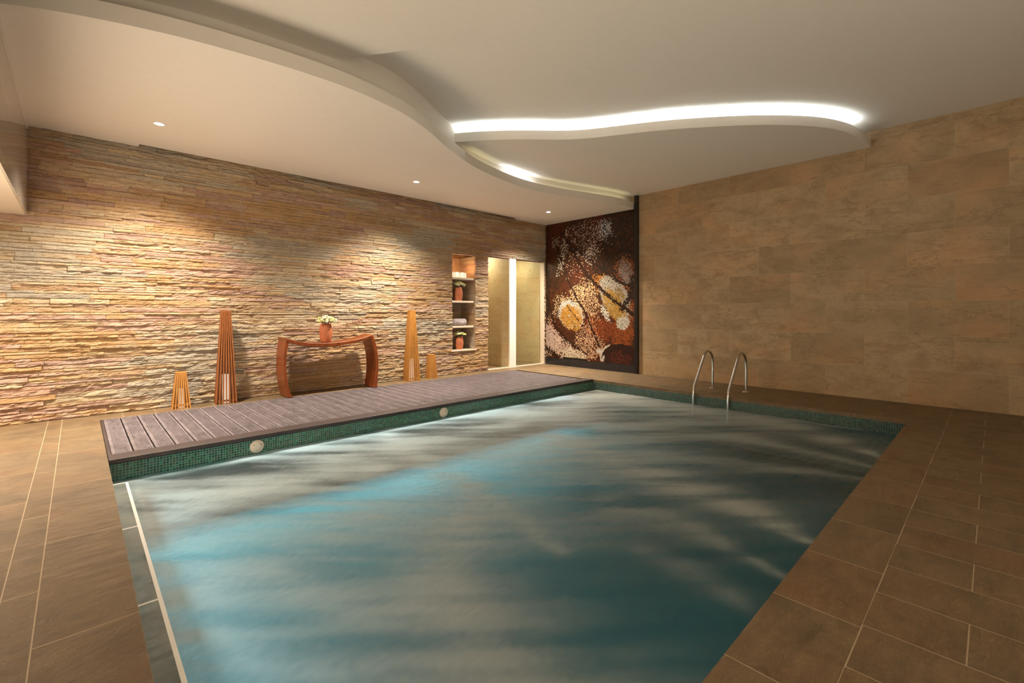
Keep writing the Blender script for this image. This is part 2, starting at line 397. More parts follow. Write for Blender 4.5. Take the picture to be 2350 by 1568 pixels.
# split-face stone strips: every strip its own block inside one veneer mesh
PAL = [srgb(184, 172, 154), srgb(194, 180, 158), srgb(196, 176, 148), srgb(204, 182, 150), srgb(196, 168, 132), srgb(190, 158, 124), srgb(194, 162, 140), srgb(186, 154, 136), srgb(196, 164, 124), srgb(192, 156, 114)]
def stones(name, fr, u0, u1, z0, z1, holes=(), mat='stone', cell=.034, proud=.045, seed=3):
    """fr(u, w, z) -> world point; w is how far the face stands out"""
    rnd = random.Random(seed); V = []; F = []; CO = []
    z = z0
    row = 0
    while z < z1-.004:
        h = rnd.choice((.034, .04, .045, .048, .054, .062, .07)); h = min(h, z1-z)
        if z1-z-h < .015: h = z1-z
        for (_a, _b, c_, d_) in holes:
            for e_ in (c_, d_):
                if z+.014 < e_ < z+h: h = e_-z
                elif z+h <= e_ < z+h+.014: h = e_-z
        spans = [(u0, u1)]
        for (a, b, c, d) in holes:
            if z+h > c+.004 and z < d-.004:
                ns = []
                for s, e in spans:
                    if b <= s or a >= e: ns.append((s, e)); continue
                    if a > s: ns.append((s, a))
                    if b < e: ns.append((b, e))
                spans = ns
        for s, e in spans:
            x = s - (rnd.random()*.3 if s == u0 else 0)
            while x < e-.001:
                l = rnd.uniform(.18, .85); x1 = min(x+l, e)
                if e-x1 < .06: x1 = e
                xs = max(x, s); L = x1-xs
                if L > .01:
                    d = rnd.random()**1.4*.55*proud+.012
                    pn = noise.noise(Vector((xs*.55, z*1.5, 8.8)))*.9+noise.noise(Vector((xs*1.7, z*5, 3.)))*.5; col = PAL[int(min(9.99, max(0, (pn+.5+rnd.uniform(-.16, .16))*10)))]; k = rnd.uniform(.84, 1.05)
                    # hue drifts over the wall in broad patches
                    pt = noise.noise(Vector((xs*.7, z*1.1, seed*3.3)))
                    tint = (1, 1-.10*max(0, pt), 1-.12*max(0, pt)) if pt > 0 else (1+.05*pt, 1+.01*pt, 1)
                    col = (col[0]*k*tint[0], col[1]*k*tint[1], col[2]*k*tint[2], 1)
                    nx = max(2, int(round(L/cell))); nz = max(3, int(round(h/.012)))
                    base = len(V); tx = rnd.uniform(-.01, .01)
                    rough = rnd.uniform(.7, 1.7)
                    for j in range(nz+1):
                        for i in range(nx+1):
                            uu = xs+L*i/nx; zz = z+h*j/nz
                            if 0 < i < nx: uu += rnd.uniform(-.25, .25)*L/nx
                            if 0 < j < nz: zz += rnd.uniform(-.2, .2)*h/nz
                            n1 = noise.noise(Vector((uu*8, zz*20, seed+row*.9))); n2 = noise.noise(Vector((uu*30, zz*60, seed+7.)))
                            w = d + proud*.32*rough*(n1 + .55*n2) + tx*(i/nx-.5)
                            if j == 0: w -= .010+.006*rnd.random()
                            if j == nz: w -= .003
                            w = max(.004, min(proud, w))
                            g = .0012
                            if i == 0: uu += g
                            if i == nx: uu -= g
                            if j == 0: zz += g
                            V.append(fr(uu, w, zz)); CO.append(col)
                    W_ = nx+1
                    for j in range(nz):
                        for i in range(nx):
                            a = base+j*W_+i; F.append((a, a+1, a+1+W_, a+W_))
                    ring = [base+i for i in range(nx+1)] + [base+j*W_+nx for j in range(1, nz+1)] + [base+nz*W_+i for i in range(nx-1, -1, -1)] + [base+j*W_ for j in range(nz-1, 0, -1)]
                    rb = len(V)
                    for r in ring:
                        i = (r-base) % W_; j = (r-base)//W_
                        V.append(fr(xs+L*i/nx, -.002, z+h*j/nz)); CO.append(col)
                    n = len(ring)
                    for q in range(n): F.append((ring[(q+1) % n], ring[q], rb+q, rb+(q+1) % n))
                x = x1
        z += h; row += 1
    me = bpy.data.meshes.new(name); me.from_pydata(V, [], F); me.update()
    ca = me.color_attributes.new('Col', 'FLOAT_COLOR', 'POINT')
    flat = [c for col in CO for c in col]; ca.data.foreach_set('color', flat)
    return link(name, me, M[mat])
so = stones('wall_stone_veneer', lambda u, w, z: (u, YW-w, z), -1.6, XW-.03, 0.0, 3.93,
            holes=((NX0, NX1, NZ0-.03, NZ1), (DX0, DX1, -.01, DZ)))
struct(so)
# wall niche lined with the same stone
s2 = stones('wall_niche_side', lambda u, w, z: (NX1-w*.4, u, z), YW, YW+ND, NZ0, NZ1, seed=11); struct(s2)
s3 = stones('wall_niche_back', lambda u, w, z: (u, YW+ND-w*.4, z), NX0, NX1, NZ0, NZ1, seed=12); struct(s3)
b = MB(); b.box(NX0-.1, NX0, YW, YW+ND+.1, NZ0-.1, NZ1+.1); b.box(NX1, NX1+.1, YW, YW+ND+.1, NZ0-.1, NZ1+.1)
b.box(NX0-.1, NX1+.1, YW+ND, YW+ND+.1, NZ0-.1, NZ1+.1); b.box(NX0, NX1, YW, YW+ND, NZ1, NZ1+.1); b.box(NX0, NX1, YW, YW+ND, NZ0-.1, NZ0-.03)
struct(b.build('wall_niche', M['mortar']))
struct(MB().box(NX0-.03, NX1+.03, YW-.045, YW+ND, NZ0-.03, NZ0).build('trim_niche_sill', M['white_shelf']))
shelves = []
for i, (z, lab) in enumerate(((1.085, 'pale stone shelf under the rolled towel in the wall niche'), (1.66, 'pale stone shelf under the upper flower vase in the wall niche'), (2.19, 'pale stone shelf under the three glowing candles in the wall niche'))):
    o = MB().box(NX0, NX1-.05, YW-.02, YW+ND-.02, z-.045, z).build('wall_shelf', M['white_shelf'], bevel=.004)
    tag(o, lab, 'shelf', 'niche shelves')
# shower alcoves
b = MB(); b.box(DX0-.1, DX0, YW+.1, 10.0, 0, 3.05); b.box(DX0-.1, XW, 10.0, 10.1, 0, 3.05); b.box(XW-.03, XW, YW+.1, 10.0, 0, 3.05)
struct(b.build('wall_alcove', M['alcove_stone']))
struct(MB().box(DX0-.1, XW, YW+.1, 10.1, 3.0, 3.1).build('ceiling_alcove', M['plaster']))
struct(MB().box(7.87, 8.08, YW-.0, 10.0, 0, 3.0).build('wall_partition', M['alcove_stone']))
struct(MB().box(7.865, 8.085, YW-.036, YW, 0, DZ).build('trim_partition', M['white']))
struct(MB().box(DX1-.004, DX1+.03, YW-.03, YW+.11, 0, DZ).build('trim_alcove', M['white_shelf']))
struct(MB().box(DX0, DX1, YW-.03, YW+.06, 0, .02).build('trim_sill', M['white_shelf']))
t = empty('glass_door', (8.12, YW+.06, 0)); tag(t, 'frameless glass shower door in the right alcove beside the mosaic', 'door')
MB().box(0, .98, 0, .01, .03, 2.70).build('glass_pane', M['glass'], t)
for z in (.25, 2.60):
    MB().box(-.03, .05, -.012, .022, z-.035, z+.035).build('hinge', M['steel'], t)

# ------------------------------------------------------------ ceilings
b = MB().box(-4.5, XW, -3.5, YW, 4.3, 4.4); struct(b.build('ceiling', M['plaster']))
FA = [(-4.5, 7.6), (-2.6, 6.6), (-1.4, 5.85), (-.43, 5.21), (.0, 4.99), (.5, 4.82), (.95, 4.73), (1.45, 4.67), (1.95, 4.655), (2.4, 4.71), (2.85, 4.83), (3.3, 5.05), (3.75, 5.33), (4.25, 5.60), (4.75, 5.82), (5.3, 5.98), (5.9, 6.09), (6.5, 6.10), (7.1, 6.01), (7.7, 5.86), (8.2, 5.72), (8.7, 5.64), (9.25, 5.655)]
UP = [(-4.5, 7.95), (-2.6, 6.95), (-1.4, 6.15), (-.4, 5.55), (.4, 5.22), (.9, 5.08), (1.4, 5.02), (1.9, 4.98), (2.4, 4.95), (2.8, 5.01), (3.2, 5.19), (3.6, 5.43), (4.1, 5.72), (4.6, 5.91), (5.2, 6.08), (5.8, 6.19), (6.4, 6.22), (7.0, 6.13), (7.6, 5.98), (8.2, 5.84), (8.7, 5.76), (9.25, 5.78)]
fa = relax(catmull(FA, 8)); up = relax(catmull(UP, 8))
# soffit: slab, lip and the slot along the stone wall
slab = fa + [(XW, YW), (8.08, YW), (8.08, YW-.17), (.63, YW-.17), (.63, YW), (-4.5, YW)]
b = MB(); b.poly(slab, 3.75, 3.80)
fi = offset(fa, .035)
n0 = len(b.v)
lip = fa + fi[::-1]
b.poly(lip, 3.80, 3.90); b.box(.5, 8.3, YW-.17, YW, 3.92, 3.95)
so = b.build('ceiling_soffit', M['plaster']); struct(so)
upo = offset(up, .03)
b = MB(); b.poly(up + upo[::-1], 3.80, 4.30); struct(b.build('ceiling_upstand', M['plaster']))
# petal-shaped hanging panel
LF = [(4.05, 6.2), (4.26, 5.80), (4.53, 5.43), (4.78, 5.15), (5.05, 4.88), (5.35, 4.62), (5.62, 4.30), (5.85, 3.90), (6.12, 3.42), (6.36, 3.06), (6.63, 2.71), (6.92, 2.37), (7.24, 2.06), (7.6, 1.78), (8.0, 1.57), (8.5, 1.43), (9.25, 1.36)]
lf = relax(catmull(LF, 8), 4)
lfi = offset(lf, .03)
up2 = [p for p in up if p[0] > 4.2]
b = MB(); b.poly(lf + [(XW, 6.2)] + [(x, y+.35) for x, y in up2[::-1] if 4.4 < x < 9.2], 4.05, 4.085)
b.poly(lf + lfi[::-1], 4.085, 4.19)
so = b.build('ceiling_petal_panel', M['plaster']); struct(so)
lfu = offset(lf, .20); lfv = offset(lf, .22)
b = MB(); b.poly(lfu + lfv[::-1], 4.085, 4.30); struct(b.build('ceiling_petal_upstand', M['plaster']))
# light strips in the coves
def strip(name, pts, z, w, mat, label):
    q = offset(pts, w); o = MB().poly(pts + q[::-1], z, z+.012).build(name, mat)
    tag(o, label, 'light strip'); return o
a = offset(lf, .07)
strip('light_strip', a[8:-8], 4.15, .03, M['led'], 'cool white light strip glowing in the cove of the petal ceiling panel')
q = offset(fa, .06)
strip('light_strip', [p for p in q if 5.55 < p[0] < 6.45], 3.84, .02, M['led_bright'], 'short bright white light strip in the cove above the soffit edge')
strip('light_strip', [p for p in q if 4.6 < p[0] < 5.5], 3.84, .02, M['led_warm'], 'dim yellow light strip in the soffit cove, left of the bright one')
strip('light_strip', [p for p in q if 6.5 < p[0] < 9.0], 3.84, .02, M['led_warm'], 'dim yellow light strip in the soffit cove, next to the mosaic end')
# lower ceiling field nearer the lens, running out to nothing on the right
Fd = (math.cos(TH), math.sin(TH)); Rd = (math.sin(TH), -math.cos(TH))
EDGE = [(-8, 5.15), (-3, 5.1), (-2.2, 5.05), (-1.65, 4.97), (-1.2, 4.92), (-.7, 4.92), (-.3, 4.93), (0., 4.93)]
def edge_d(l):
    for (a, da), (c, dc) in zip(EDGE, EDGE[1:]):
        if a <= l <= c: return da + (dc-da)*(l-a)/(c-a)
    return EDGE[-1][1]
ls = [-8 + 8*i/80 for i in range(81)]
def drop(l):
    t = min(1, max(0, (-l-.05)/1.75)); return .125*(t*t*(3-2*t))
v = []; f = []
ds = [-2.5, 0, 2, 3.5, 4.4]
for l in ls:
    e = edge_d(l)
    for d in ds + [e]:
        v.append((Fd[0]*d+Rd[0]*l, Fd[1]*d+Rd[1]*l, 4.2995-drop(l)))
    v.append((Fd[0]*e+Rd[0]*l, Fd[1]*e+Rd[1]*l, 4.2999))
k = len(ds)+2
for i in range(len(ls)-1):
    for j in range(k-1):
        a = i*k+j; f.append((a, a+1, a+1+k, a+k))
v2 = [(max(-4.5, min(XW, x)), max(-3.5, min(YW, y)), z) for x, y, z in v]
o = mesh('ceiling_wave_panel', v2, f, M['plaster']); struct(o); smooth_by_angle(o, .4)
# hanging bulkhead on the left
b = MB().box(-4.5, -.475, 2.0, YW, 2.62, 3.75); so = b.build('wall_bulkhead', M['plaster_side']); struct(so)
struct(MB().box(-.475, -.455, 2.0, YW-.045, 2.62, 3.70).build('wall_bulkhead_cladding', M['bulkhead_stone']))
struct(MB().box(-.475, -.448, 2.0, YW-.045, 3.70, 3.75).build('trim_bulkhead', M['plaster']))
struct(MB().box(XW-.008, XW, -3.5, 1.30, 4.22, 4.30).build('trim_right', M['limestone']))

# ------------------------------------------------------------ recessed downlights
LAB = ['recessed round ceiling spotlight above the left end of the stone wall', 'recessed round ceiling spotlight between the console table and the wall niche', 'recessed round ceiling spotlight in the corner near the mosaic']
for (x, y), lab in zip(SPOTS, LAB):
    t = empty('ceiling_spotlight', (x, y, 3.75)); tag(t, lab, 'ceiling light', 'soffit spotlights')
    MB().lathe([(.039, -.002), (.056, -.002), (.058, -.008), (.056, 0.), (.039, 0.)], 32).build('rim', M['white'], t, True)
    MB().lathe([(.037, -.006), (.038, -.001)], 24).build('lens', M['bulb'], t)
for (x, y, z, lab) in ():
    pass

# ------------------------------------------------------------ water
# soft foam plumes, the last a painted waterline caustic: (x, y, half width) along each, strength
PL = [
([(2.95,5.6,.16),(2.74,4.36,.17),(2.55,3.37,.22),(2.05,2.79,.30),(1.65,2.40,.30),(1.45,1.93,.26),(1.30,1.48,.26)],.62),
([(1.60,3.35,.22),(1.1,3.2,.30),(.75,3.13,.25),(.36,3.1,.15)],.55),
([(2.53,3.2,.14),(2.52,2.6,.13),(2.35,1.97,.08)],.40),
([(3.72,.80,.05),(3.87,1.15,.16),(4.01,1.6,.30),(4.05,2.08,.36),(4.15,2.83,.38),(4.4,3.87,.3)],.9),
([(3.1,.82,.03),(3.2,1.2,.10),(3.3,1.6,.18),(3.2,2.1,.2)],.45),
([(2.6,.85,.04),(2.75,1.2,.12),(2.8,1.6,.14)],.25),
([(6.38,.80,.07),(6.78,1.2,.2),(7.2,1.77,.36),(7.35,2.68,.45),(7.3,3.8,.5),(7.4,5.2,.45)],.95),
([(5.9,.85,.07),(6.05,1.6,.18),(6.03,2.45,.3),(5.28,3.62,.3)],.6),
([(5.42,.95,.06),(5.0,1.81,.2),(4.6,2.6,.25)],.45),
([(.25,5.66,.07),(1.06,5.68,.09),(2.46,5.69,.09),(4.16,5.69,.09),(7.16,5.68,.10)],.6),
([(.30,4.95,.26),(.75,4.70,.36),(1.3,4.55,.36),(1.8,4.35,.25),(2.2,4.3,.18)],.85),
([(2.1,5.0,.30),(2.7,4.8,.30),(3.5,4.9,.32),(4.5,4.75,.25)],.7),
([(5.0,5.0,.3),(6.2,4.9,.3),(7.2,5.2,.3)],.55),
([(.84,2.98,.14),(1.16,2.34,.16),(1.5,2.1,.18)],.5),
([(.40,2.70,.07),(.8,2.1,.07),(1.2,1.7,.07)],.5),
([(.5,2.15,.06),(.9,1.75,.08),(1.3,1.3,.1)],.45),
([(.30,5.3,.10),(.30,4.11,.09),(.30,3.17,.07),(.28,2.43,.05)],.5),
([(7.73,5.6,.045),(7.73,4.,.045),(7.735,2.2,.035),(7.74,1.2,.01)],.95),  # bright caustic line at the far waterline, painted in as foam
]
import numpy as np
def water_mesh():
    nx, ny = 500, 330
    xs = np.linspace(PX0+.001, PX1-.001, nx); ys = np.linspace(PY0+.011, PY1-.001, ny)
    X, Y = np.meshgrid(xs, ys)
    # domain warp from coarse noise
    def fbm(sx, sy, ox, oc=3, a=0., step=6):
        gx = xs[::step]; gy = ys[::step]
        out = np.zeros((len(gy), len(gx)))
        ca, sa = math.cos(a), math.sin(a)
        for j, y in enumerate(gy):
            for i, x in enumerate(gx):
                u = (x*ca+y*sa)*sx; v_ = (-x*sa+y*ca)*sy
                out[j, i] = noise.fractal(Vector((u+ox, v_, ox)), .6, 2.1, oc)
        # bilinear up
        fx = np.interp(xs, gx, np.arange(len(gx))); fy = np.interp(ys, gy, np.arange(len(gy)))
        i0 = np.clip(fx.astype(int), 0, len(gx)-2); j0 = np.clip(fy.astype(int), 0, len(gy)-2)
        tx = (fx-i0)[None, :]; ty = (fy-j0)[:, None]
        A = out[np.ix_(j0, i0)]; B = out[np.ix_(j0, i0+1)]; C_ = out[np.ix_(j0+1, i0)]; D = out[np.ix_(j0+1, i0+1)]
        return (A*(1-tx)+B*tx)*(1-ty)+(C_*(1-tx)+D*tx)*ty
    wx = fbm(.8, .8, 1.3)*.35; wy = fbm(.8, .8, 5.7)*.35
    # fine wisps run across the view: mostly along the far-left to near-right diagonal
    wisp = fbm(.55, 4.6, 9.1, 5, math.radians(-40), 3)
    wisp2 = fbm(.28, 1.15, 3.1, 3, math.radians(-36), 4)
    foam = np.zeros_like(X)
    Xw = X+wx*.35; Yw = Y+wy*.35
    for pts, s in PL:
        best = np.zeros_like(X)
        P = catmull(pts, 5)
        for (x0, y0, w0), (x1, y1, w1) in zip(P, P[1:]):
            dx, dy = x1-x0, y1-y0; L2 = dx*dx+dy*dy+1e-9
            t = np.clip(((Xw-x0)*dx+(Yw-y0)*dy)/L2, 0, 1)
            d = np.hypot(Xw-x0-t*dx, Yw-y0-t*dy); w = np.maximum(.03, w0+(w1-w0)*t)
            best = np.maximum(best, np.exp(-(d/w)**2))
        foam = foam+(1-foam)*best*s*np.clip(.82+wisp*.75, .3, 1.0)
    gen = np.clip(.30+wisp2*.55+wisp*.4, 0, .62)
    sm = lambda a, b, q: np.clip((q-a)/(b-a), 0, 1)**2*(3-2*np.clip((q-a)/(b-a), 0, 1))
    gen *= .12+.88*np.maximum(sm(1.3, 3.0, Y+.25*(X-2.5)*(X < 2.5)), sm(2.3, 1.4, X)*.8)*(1-.5*sm(4.8, 7.2, X)*sm(2.6, 1.2, Y))
    foam = foam+(1-foam)*gen
    foam = np.clip(foam, 0, .92)
    Z = -.20+.004*wisp2+.003*wisp
    V = np.stack([X, Y, Z], -1).reshape(-1, 3)
    idx = np.arange(nx*ny).reshape(ny, nx)
    Fq = np.stack([idx[:-1, :-1], idx[:-1, 1:], idx[1:, 1:], idx[1:, :-1]], -1).reshape(-1, 4)
    me = bpy.data.meshes.new('pool_water'); me.from_pydata(V.tolist(), [], Fq.tolist()); me.update()
    at = me.attributes.new('foam', 'FLOAT', 'POINT'); at.data.foreach_set('value', foam.reshape(-1).astype(np.float32))
    for p in me.polygons: p.use_smooth = True
    return link('pool_water', me, M['water'])
o = water_mesh(); tag(o, 'turquoise pool water with milky swirling streaks of foam', 'water', kind='stuff')

# pool wall inlets
for x, lab in ((1.475, 'round pale pool light in the green tiles, nearer the left end'), (4.03, 'round pale pool light in the green tiles, farther along the deck')):
    t = empty('pool_light', (x, PY1, -.12)); t.rotation_euler = (PI/2, 0, 0); tag(t, lab, 'pool light', 'round pool wall lights')
    MB().lathe([(.0, 0.), (.072, 0.), (.074, .006), (.068, .012), (.06, .012)], 40).build('rim', M['white_shelf'], t, True)
    MB().lathe([(.058, .008), (.055, .014), (.03, .018), (.0, .019)], 40).build('cover', M['white_shelf'], t, True)
    for k in range(3):
        q = k*2*PI/3+.5
        MB().lathe([(.006, .012), (.006, .019), (.003, .021)], 10, (.04*math.cos(q), .04*math.sin(q), 0)).build('screw', M['steel'], t)

# ------------------------------------------------------------ deck
t = empty('wooden_deck', (0, 0, 0)); tag(t, 'long grooved brown timber deck between the pool and the stone wall', 'deck')
DXa, DXb, DYa, DYb, DT = .215, 7.75, 5.94, 7.95, .0
b = MB(); x = DXa+.03; pw = .1715
rnd = random.Random(5)
while x+pw <= DXb+.02:
    # plank cross-section: plain border, eleven grooves, plain border
    xa, xb = x, x+pw-.013
    z = 0.006+rnd.uniform(-.001, .001); prof = [(xa, -.03), (xa, z), (xa+.028, z)]
    g0 = xa+.028; g1 = xb-.012; ng = 12; st = (g1-g0)/ng
    for k in range(ng):
        gx = g0+k*st
        prof += [(gx+st*.06, z-.006), (gx+st*.5, z-.006), (gx+st*.56, z), (gx+st, z)]
    prof += [(xb, z), (xb, -.03)]
    n = len(prof); bs = len(b.v)
    b.v += [(px, DYa+.004, pz) for px, pz in prof] + [(px, DYb, pz) for px, pz in prof]
    for i in range(n-1): b.f.append((bs+i, bs+i+1, bs+n+i+1, bs+n+i)[::-1])
    b.f.append(tuple(bs+i for i in range(n))); b.f.append(tuple(bs+n+i for i in range(n-1, -1, -1)))
    x += pw
b.build('planks', M['deck_wood'], t)
MB().box(DXa, DXb, PY1-.03, DYa, -.035, .008).build('front_board', M['deck_edge'], t, bevel=.004)
MB().box(DXa, DXa+.026, DYa, DYb, -.03, .009).build('side_board', M['deck_edge'], t, bevel=.003)
MB().box(DXa, DXb, PY1+.13, DYb, -.16, -.032).build('substructure', M['black'], t)

# ------------------------------------------------------------ mosaic mural
MX = 9.2
def seg_d(p, a, c):
    dx, dy = c[0]-a[0], c[1]-a[1]; t = max(0, min(1, ((p[0]-a[0])*dx+(p[1]-a[1])*dy)/(dx*dx+dy*dy))); return math.hypot(p[0]-a[0]-t*dx, p[1]-a[1]-t*dy)
VE = [([(7.77,3.48),(6.97,2.3),(6.32,1.76),(5.66,1.34)],.045,.9), ([(7.4,3.07),(6.51,2.41),(6.07,2.12),(5.63,1.95)],.035,.7),
      ([(8.0,3.2),(7.58,2.22),(7.29,1.73),(7.04,1.42),(6.61,.58)],.03,.8), ([(6.61,3.09),(6.07,2.85),(5.57,2.73)],.04,.8),
      ([(8.44,2.21),(8.19,1.54),(8.04,1.06),(7.62,.67),(6.97,.34)],.03,.75), ([(8.44,.48),(7.92,.22)],.04,.8), ([(7.6,1.55),(7.05,.98)],.018,.7),
      ([(5.68,2.2),(5.72,1.75),(5.95,1.45)],.07,.8), ([(7.55,1.25),(7.3,.95)],.01,.5), ([(6.35,1.3),(6.25,1.1)],.01,.5)]
# y, z, ry, rz, tilt, colour, density, edge softness
BL = [
 (7.0,3.25,.95,.55,.0,(225,220,215),.13,.5), (6.45,3.4,.28,.3,.0,(225,225,235),.5,.6), (6.85,2.85,.3,.35,.3,(230,215,200),.35,.6), (7.75,2.9,.16,.75,.25,(235,225,205),.30,.5), (8.0,3.25,.18,.2,0,(215,205,190),.3,.5), (7.3,2.6,.6,.5,.3,(225,180,140),.10,.6),
 (6.9,1.68,.36,.66,-.3,(228,186,138),.55,.5), (7.8,1.55,.34,.38,.2,(232,200,150),.45,.5), (7.3,1.85,.3,.3,0,(240,205,150),.45,.4),
 (6.5,2.08,.38,.25,.5,(205,130,45),.55,.4), (5.85,2.3,.34,.5,-.3,(190,120,80),.5,.4), (5.85,2.3,.2,.38,-.4,(178,160,150),.8,.35),
 (6.15,1.72,.36,.68,-.62,(196,184,165),.93,.12), (6.17,1.55,.26,.52,-.62,(196,148,62),.85,.25), (6.02,1.75,.16,.3,-.4,(170,130,60),.6,.4), (6.42,1.35,.1,.3,-.5,(225,215,195),.8,.4),
 (7.48,1.32,.47,.38,.5,(225,218,205),.9,.14), (7.46,1.25,.42,.34,.5,(208,148,60),.9,.15), (7.15,1.5,.14,.2,.3,(225,190,130),.5,.3),
 (5.95,.85,.33,.4,0,(165,84,34),.85,.2), (5.68,1.3,.12,.5,0,(160,84,34),.6,.4), (5.93,1.13,.2,.18,0,(220,210,190),.93,.2),
 (8.15,.72,.45,.3,.75,(226,196,180),.9,.25), (7.75,.45,.5,.3,.55,(235,205,180),.7,.3), (7.35,.32,.5,.14,0.1,(240,220,190),.85,.3), (8.3,.3,.25,.2,0,(225,195,170),.5,.4), (8.2,1.1,.2,.4,.3,(225,180,150),.3,.5),
 (6.9,.65,.5,.52,0,(225,180,140),.55,.3), (6.75,1.05,.3,.3,0,(190,110,60),.4,.4), (6.45,.95,.35,.3,0,(140,66,30),.8,.3),
]
def mural_col(y, z, r):
    d0 = noise.noise(Vector((y*1.3, z*1.3, 2.))); k = r.uniform(.6, 1.25)
    if y < 6.5 and z > 2.6: c = (46, 30, 16)
    elif z > 2.0: c = (72+30*d0, 36+2*d0, 18)
    else: c = (84+22*d0, 42, 20)
    if y > 8.2 and z < 2.6: c = (50, 34, 20)
    c = tuple(q*k for q in c)
    if r.random() < .12: c = (118, 58, 26)
    for (cy, cz, ry, rz, ti, col, den, so) in BL:
        ca, sa = math.cos(ti), math.sin(ti); dy, dz = y-cy, z-cz
        a = (dy*ca+dz*sa)/ry; e = (-dy*sa+dz*ca)/rz; q = math.hypot(a, e)+.10*noise.noise(Vector((y*6, z*6, cy)))
        if q < 1:
            pr_ = den*min(1, (1-q)/max(so, .01))
            if r.random() < pr_:
                m = r.uniform(.78, 1.1); c = tuple(x*m for x in col)
    # dark rounded patch low on the right with a pale broken rim
    q = math.hypot((y-6.0)/.52, (z-.30)/.34)
    if q < 1: c = (56*k, 28*k, 20*k)
    if q < .55 and r.random() < .4: c = (110, 46, 26)
    if 1. < q < 1.10 and (6.28 < y < 6.5 and z > .42 or y > 6.47 and z > .2) : c = (220, 205, 190)
    if math.hypot((y-6.60)/.09, (z-.44)/.05) < 1: c = (222, 210, 195)
    if abs(y-6.47+.25*(z-.3)) < .03 and .2 < z < .34: c = (214, 200, 186)
    if z < .24 and 7.0 < y < 7.75: c = (28, 22, 20) if z < .215 else c
    for pts, w, s in VE:
        for a, e in zip(pts, pts[1:]):
            d = seg_d((y, z), a, e)
            if d < w*1.3 and r.random() < s*(1.15-d/(w*1.3))*1.2: c = (44, 22, 12)
    if y > 8.42: c = (26, 18, 14)
    return c
def mural():
    r = random.Random(21); V = []; F = []; CC = []
    s = .0215; y = 5.635; g = .0012
    while y < 8.34:
        z = .185
        while z < 3.75:
            b = len(V); z1 = min(z+s, 3.75)
            V += [(MX, y+g, z+g), (MX, y+s-g, z+g), (MX, y+s-g, z1-g), (MX, y+g, z1-g)]
            F.append((b, b+3, b+2, b+1)); c = mural_col(y, z, r); c = srgb(*[min(255, max(0, q*.88)) for q in c]); CC.append(c)
            z += s
        y += s
    me = bpy.data.meshes.new('tesserae'); me.from_pydata(V, [], F); me.update()
    ca = me.color_attributes.new('Col', 'FLOAT_COLOR', 'CORNER'); ca.data.foreach_set('color', [q for c in CC for _ in range(4) for q in c])
    m = N('mural_tesserae'); a = m.n('ShaderNodeAttribute', attribute_name='Col').outputs['Color']
    m.set(Base_Color=a, Roughness=.4, Specular_IOR_Level=.35)
    return me, m.m
t = empty('mosaic_mural', (0, 0, 0)); tag(t, 'brown and gold glass mosaic mural of butterfly wing spots beside the limestone wall', 'mural')
me, mm = mural(); link('tesserae', me, mm, t)
MB().box(MX+.002, XW-.001, 5.63, YW-.05, .0, 3.74).build('backing', M['black'], t)
b = MB(); y = 5.632
while y < YW-.08:
    b.box(MX-.008, XW-.001, y, min(y+.385, YW-.04), .0, .18); y += .388
b.build('base_tiles', M['black_tile'], t, bevel=.001)
MB().box(MX-.02, XW-.001, 5.55, 5.63, .0, 4.04).build('edge_strip', M['black'], t)

# ------------------------------------------------------------ slat lanterns
def lantern(loc, rz, w0, w1, h, nper, label, wood_, tube_h, ring=None):
    t = empty('slat_lantern', loc, rz); tag(t, label, 'lantern', 'slatted wooden lanterns')
    sw = .017
    for side in range(4):
        for k in range(nper):
            f_ = -1+2*k/nper
            b = MB(); vs = []
            for (w, z) in ((w0/2, .0), (w1/2, h)):
                x = w*f_; y = -w
                for dx, dy in ((-sw/2, -.006), (sw/2, -.006), (sw/2, .010), (-sw/2, .010)):
                    px, py = x+dx, y+dy; q = side*PI/2; vs.append((px*math.cos(q)-py*math.sin(q), px*math.sin(q)+py*math.cos(q), z))
            b.v = vs; b.f = [(0,3,2,1),(4,5,6,7),(0,1,5,4),(1,2,6,5),(2,3,7,6),(3,0,4,7)]
            b.build('slat', wood_, t)
    a = w1/2+.008
    MB().box(-a, a, -a, a, h-.03, h+.004).build('top_block', wood_, t, bevel=.003)
    rr = ring if ring else [.05]
    for z in rr:
        w = (w0+(w1-w0)*z/h)/2-.012
        b = MB(); b.box(-w, w, -w, -w+.012, z-.012, z+.012); b.box(-w, w, w-.012, w, z-.012, z+.012); b.box(-w, -w+.012, -w+.012, w-.012, z-.012, z+.012); b.box(w-.012, w, -w+.012, w-.012, z-.012, z+.012)
        b.build('inner_frame', wood_, t)
    if tube_h:
        MB().lathe([(w0*.17, .0), (w0*.17, tube_h), (w0*.14, tube_h)], 20).build('frosted_tube', M['tube'], t, False)
    return t
lantern((1.10, 8.20, 0), -.06, .215, .115, .52, 6, 'short slatted wooden lantern left of the tall dark one, by the stone wall', M['slat_wood'], .28)
lantern((1.66, 8.17, 0), -.10, .27, .115, 1.42, 6, 'tall dark orange slatted wooden lantern left of the console table', M['slat_dark'], .44)
lantern((4.96, 8.21, 0), -.06, .25, .105, 1.43, 6, 'tall bright orange slatted wooden lantern right of the console table', M['slat_wood'], .45, [.05, .72])
lantern((5.455, 8.235, 0), -.06, .185, .11, .50, 6, 'short slatted wooden lantern standing under the wall niche', M['slat_wood'], .26)

